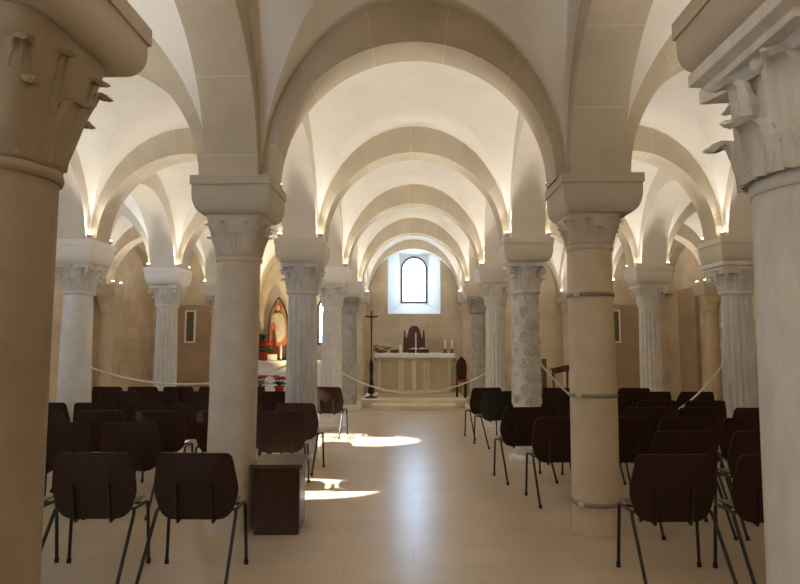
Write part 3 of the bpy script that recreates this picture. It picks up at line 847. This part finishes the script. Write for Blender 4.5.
# ------------------------------------------------------------------ icon chapel
t = tag(empty('chapel_altar', (-3.42, 16.85, 0)), 'white plastered side altar under the pointed icon', 'altar')
bevel(MB().box(-.80, .95, -.30, .45, 0, 1.0).build('body', M['white_plaster'], t)); bevel(MB().box(-.86, 1.0, -.35, .45, 1.0, 1.07).build('slab', M['white_plaster'], t))
ic = tag(empty('pointed_icon', (-3.80, 17.14, 1.07)), 'tall pointed-arch icon of a red and white robed figure on the side altar', 'icon', kind='thing')
def vesica(w, h, n=12):
    r = [(-w*.86, 0), (w*.86, 0), (w, h*.30), (w*.99, h*.5)]
    for i in range(1, n): 
        q = i/n; r.append((w*.99*cos(q*pi/2)**.8, h*.5 + h*.5*q**.85))
    r.append((0, h)); L2 = [(-a, b2) for a, b2 in r[2:-1]][::-1]
    return r + L2
MB().prism(vesica(.29, 1.78), lambda u,v,t: (u, t, v), .0, .06).build('frame', M['box'], ic)
MB().prism([(u*.86, .07+v*.925) for u, v in vesica(.29, 1.78)], lambda u,v,t: (u, t, v), -.012, .0).build('gold_ground', M['goldpaint'], ic)
MB().shell(chaikin([(-.235,.10),(.235,.10),(.24,.55),(.17,.95),(-.17,.95),(-.24,.55)],2), lambda u,v,t: (u, -.012-.05*(1-(u/.26)**2)+t, v), -.01, .01).build('red_robe', M['robe'], ic)
MB().shell(chaikin([(-.03,.50),(.10,.48),(.22,.70),(.215,.98),(.16,1.22),(.08,1.31),(-.08,1.31),(-.16,1.22),(-.20,1.02),(-.10,.88)],2), lambda u,v,t: (u, -.035-.05*(1-(u/.24)**2)+t, v), -.01, .01).build('white_mantle', M['mantle'], ic)
MB().shell(chaikin([(-.19,.80),(-.06,.78),(-.04,.95),(-.10,1.08),(-.19,1.00)],2), lambda u,v,t: (u, -.09+t, v), -.008, .008).build('red_sleeve', M['robe'], ic)
hd = MB().ball((0,-.055,1.46), (.062,.035,.085)).build('painted_face', M['skin'], ic)
mb = MB(); mb.ball((-.022,-.090,1.475), (.010,.006,.006), 8, 6); mb.ball((.022,-.090,1.475), (.010,.006,.006), 8, 6); mb.ball((0,-.088,1.425), (.016,.006,.005), 8, 6)
mb.build('features', M['box'], hd)
mb = MB().tube([(.085*cos(a), -.03, 1.46+.10*sin(a)) for a in [pi*(-.15)+pi*1.3*i/14 for i in range(15)]], .026, 8); mb.build('veil', M['robe'], ic)

def poinsettia(x, y, z, s, label):
    p = tag(empty('potted_poinsettia', (x, y, z)), label, 'plant', 'poinsettias at the side chapel')
    MB().lathe([(.10*s, 0), (.14*s, .20*s), (.155*s, .20*s), (.155*s, .24*s), (.13*s, .24*s)], 20).build('pot', M['red'], p)
    mr = MB(); mg = MB()
    for k in range(9):
        a = 2*pi*k/8; r = .14*s if k < 8 else 0; q = (r*cos(a), r*sin(a), (.42+.10*random.random())*s)
        bloom(mr, q, .16*s, 8, .35); mg.tube([(0,0,.2*s), (q[0]*.6,q[1]*.6,.32*s), q], .008*s, 6)
    for k in range(14): bloom(mg, (random.uniform(-.15,.15)*s, random.uniform(-.15,.15)*s, (.28+.1*random.random())*s), .15*s, 5, .1)
    mr.build('bracts', M['red'], p); mg.build('foliage', M['leaf'], p)
    return p
poinsettia(-4.06, 16.66, 1.07, .9, 'red potted poinsettia standing on the side altar beside the icon')
sp_ = tag(empty('tall_greenery', (-4.24, 17.0, 1.07)), 'tall leafy green arrangement behind the poinsettia on the side altar', 'plant')
MB().lathe([(.06, 0), (.09, .12), (.05, .28), (.06, .30)], 16).build('vase', M['terracotta'], sp_)
mb = MB()
for k in range(26): bloom(mb, (random.uniform(-.10,.10), random.uniform(-.08,.08), random.uniform(.32,.68)), .12, 4, .7)
mb.tube([(0,0,.25), (0,0,.62)], .012, 6); mb.build('foliage', M['leaf'], sp_)
c = tag(empty('chapel_candle', (-3.60, 16.62, 1.07)), 'white candle on the side altar in front of the icon', 'candle')
MB().lathe([(.05, 0), (.05, .02), (.03, .03)], 14).build('holder', M['brass'], c); MB().lathe([(.032, .03), (.032, .42), (.016, .424)], 14).build('wax', M['candle'], c)
o = bevel(MB().box(-.13, .13, -.03, .03, 0, .17).build('white_card', M['paper'], None, (-3.82, 16.56, 1.07)), .006); tag(o, 'small white card on the side altar between plant and candle', 'card')
fx = [(-4.02, 14.3), (-3.57, 14.3), (-3.12, 14.3)]
for k, (x, y) in enumerate(fx):
    poinsettia(x, y, .36, .78, ['dark red poinsettia on the low stand, closest to the leaning column', 'middle red poinsettia on the low stand below the side altar', 'red poinsettia on the low stand, half behind the grey fluted column'][k])
o = tag(empty('plant_stand', (-3.64, 14.3, 0)), 'low dark wooden stand carrying poinsettias before the side altar', 'stand')
MB().box(-.55, .55, -.20, .20, .31, .36).build('shelf', M['box'], o)
for sx in (-1, 1):
    for sy in (-1, 1): MB().box(sx*.5-.025, sx*.5+.025, sy*.16-.025, sy*.16+.025, 0, .31).build('leg', M['box'], o)

t = tag(empty('added_floor_spotlight', (-2.75, 15.2, 0)), 'unseen added floor spotlight shining up at the icon chapel wall', 'lamp')  # unseen lamp added to turn the chapel wall yellow
MB().box(-.09, .09, -.07, .07, 0, .02).build('base', M['steel'], t)
h_ = MB().lathe([(.05, 0), (.055, .03), (.055, .12), (.045, .12), (.042, .10)], 18).build('housing', M['steel'], t); h_.location = (0, 0, .05); h_.rotation_euler = (R(-35), 0, R(10))
e_ = MB().lathe([(.042, .0), (.042, .006)], 18).build('bulb', M['bulb'], h_); e_.location = (0, 0, .108)
ld = bpy.data.lights.new('added_floor_spotlight_beam', 'SPOT'); ld.energy = 240; ld.color = (1, .76, .34); ld.spot_size = R(62); ld.spot_blend = .7; ld.shadow_soft_size = .04
lo = bpy.data.objects.new('added_floor_spotlight_beam', ld); COL.objects.link(lo); lo.parent = t; lo.location = (0, .10, .22)
lo.rotation_euler = Vector((-.9, 2.2, 2.9)).to_track_quat('-Z', 'Y').to_euler()

# framed boards on the end pilasters
for x, lab in ((-6.32, 'narrow dark board in a white frame on the pilaster, icon side'), (5.62, 'narrow dark board in a white frame on the pilaster, lectern side')):
    f = tag(empty('framed_board', (x, YW-.20, 1.55)), lab, 'board', 'framed boards')
    mb = MB().box(-.15, -.105, -.03, .04, 0, .92); mb.box(.105, .15, -.03, .04, 0, .92); mb.box(-.105, .105, -.03, .04, 0, .045); mb.box(-.105, .105, -.03, .04, .875, .92)
    mb.build('frame', M['whiteframe'], f); MB().box(-.105, .105, -.01, .02, .045, .875).build('panel', M['board'], f)

# lectern and music stand behind the chairs
le = tag(empty('wooden_lectern', (2.66, 12.7, 0), R(10)), 'dark wooden lectern with upright post beside the vine-carved column', 'lectern')
MB().box(-.05, .05, -.06, .06, 0, 1.22).build('post', M['lectern'], le); bevel(MB().box(-.16, .16, -.16, .16, 0, .05).build('foot', M['lectern'], le))
ds = tag(empty('slanted_stand', (2.98, 12.6, 0), R(-20)), 'folding wooden book stand with slanted dark top behind the chairs', 'stand')
MB().prism([(-.19,1.00),(.19,1.09),(.19,1.11),(-.19,1.02)], lambda u,v,t: (u, t, v), -.16, .16).build('slanted_top', M['lectern'], ds)
MB().prism([(-.17,.90),(.19,.98),(.19,1.09),(-.19,1.0)], lambda u,v,t: (u, t, v), .12, .15).build('backboard', M['lectern'], ds)
for sx in (-1, 1):
    for s2 in (-1, 1): MB().tube([(sx*.14, -s2*.15, 0), (sx*.13, 0, .5), (sx*.14, s2*.12, 1.0+.04*sx)], .014, 8).build('leg', M['lectern'], ds)
mb = MB().tube([(-.14, -.15, .25), (.14, -.15, .25)], .011, 8); mb.tube([(-.14, .15, .25), (.14, .15, .25)], .011, 8); mb.build('stretcher', M['lectern'], ds)

# gilded relief on the side wall
gr = tag(empty('gilded_relief', (XR-.42, 12.62, .90), R(128)), 'gilded scrollwork relief on the lectern side wall', 'relief', kind='thing')
MB().prism([(-.28,.35),(.28,.35),(.34,.55),(.30,.95),(.16,1.10),(-.16,1.10),(-.30,.95),(-.34,.55)], lambda u,v,t: (u, t, v), -.08, .11).build('back_plate', M['gold'], gr)
for s_ in (-1, 1):
    for (cx_, cz, r_, d_) in ((.30,.98,.13,1), (.33,.62,.11,-1), (.24,.36,.12,1), (.13,1.12,.09,-1)):
        MB().tube([(s_*(cx_+r_*(1-.75*w/9)*cos(w*d_)), .12+.01*w, cz+r_*(1-.75*w/9)*sin(w*d_)) for w in [i*.6 for i in range(16)]], .024, 8).build('scroll', M['gold'], gr)
mb = MB().ball((0,.14,.74), (.15,.10,.17)); mb.ball((0,.20,.79), (.07,.06,.085)); mb.build('medallion', M['gold'], gr)
MB().lathe([(.005, 0), (.05, .06), (.10, .15), (.17, .28), (.22, .32), (.22, .37)], 24, 0, .14).build('corbel', M['gold'], gr)
mb = MB().lathe([(.05, 1.08), (.07, 1.12), (.03, 1.17), (.05, 1.22), (.004, 1.32)], 14, 0, .05); mb.build('finial', M['gold'], gr)
t = tag(empty('stone_pedestal', (XR-.42, 12.62, 0), R(128)), 'pale stone pedestal under the gilded relief', 'pedestal')
bevel(MB().box(-.30, .30, -.16, .36, 0, .10).build('base', M['altar'], t)); bevel(MB().box(-.22, .22, -.10, .28, .10, .82).build('body', M['altar'], t)); bevel(MB().box(-.28, .28, -.14, .34, .82, .90).build('top', M['altar'], t))
tn[0] += 1
struct(MB().box(XR-.10, XR+.01, 15.45, 16.45, 0, 2.95).build('trim_%d' % tn[0], M['brownwall']))

# ropes between columns
def rope(p0, p1, sag, label, r=.012):
    p0 = Vector(p0); p1 = Vector(p1); n = 40; pts = []
    root = tag(empty('barrier_rope', p0), label, 'rope', 'white ropes between columns')
    for i in range(n+1):
        t = i/n; q = (p1-p0)*t; q.z -= sag*4*t*(1-t); pts.append(q)
    MB().tube(pts, r, 8).build('cord', M['ropem'], root)
    for q in (Vector((0,0,0)), p1-p0):
        MB().ball(q, .024, 10, 8).build('hook', M['bolt'], root)
rope((-1.31, J[3]-.02, 1.0), (1.32, J[3]-.02, 1.0), .37, 'white rope hanging across the nave in front of the altar')
rope((AL+.20, J[2], 1.21), (-1.70, J[2], 1.24), .24, 'white rope across the icon side aisle behind the chairs')
rope((1.68, J[2], 1.28), (AR-.22, J[2], 1.24), .78, 'white rope hanging low across the lectern side aisle behind the chairs')

# ------------------------------------------------------------------ light and camera
w = bpy.data.worlds.new('sky'); S.world = w; w.use_nodes = True
bg = w.node_tree.nodes['Background']; bg.inputs[0].default_value = (.54, .75, 1, 1); bg.inputs[1].default_value = 13.0
sun = bpy.data.lights.new('sun', 'SUN'); sun.energy = 28; sun.angle = R(.5); sun.color = (1, .96, .90)
so = bpy.data.objects.new('sun', sun); COL.objects.link(so)
el = R(27.5); dirv = Vector((1, -.035, -math.tan(el))).normalized()
so.rotation_euler = dirv.to_track_quat('-Z', 'Y').to_euler(); so.location = (-14, 8, 8)

cam = bpy.data.cameras.new('camera'); cam.sensor_width = 36; cam.lens = 612/800*36
co = bpy.data.objects.new('camera', cam); COL.objects.link(co)
co.location = (0, 0, 1.535); co.rotation_euler = (R(90+4.796), 0, R(1.2577)); cam.clip_start = .05
S.camera = co
S.view_settings.view_transform = 'Standard'; S.view_settings.look = 'None'
S.view_settings.exposure = 0.45; S.view_settings.gamma = 1; S.view_settings.use_curve_mapping = False
S.cycles.max_bounces = 10; S.cycles.diffuse_bounces = 6; S.cycles.glossy_bounces = 4; S.cycles.transparent_max_bounces = 8
S.cycles.sample_clamp_indirect = 8; S.cycles.use_denoising = True
S.cycles.caustics_reflective = False; S.cycles.caustics_refractive = False
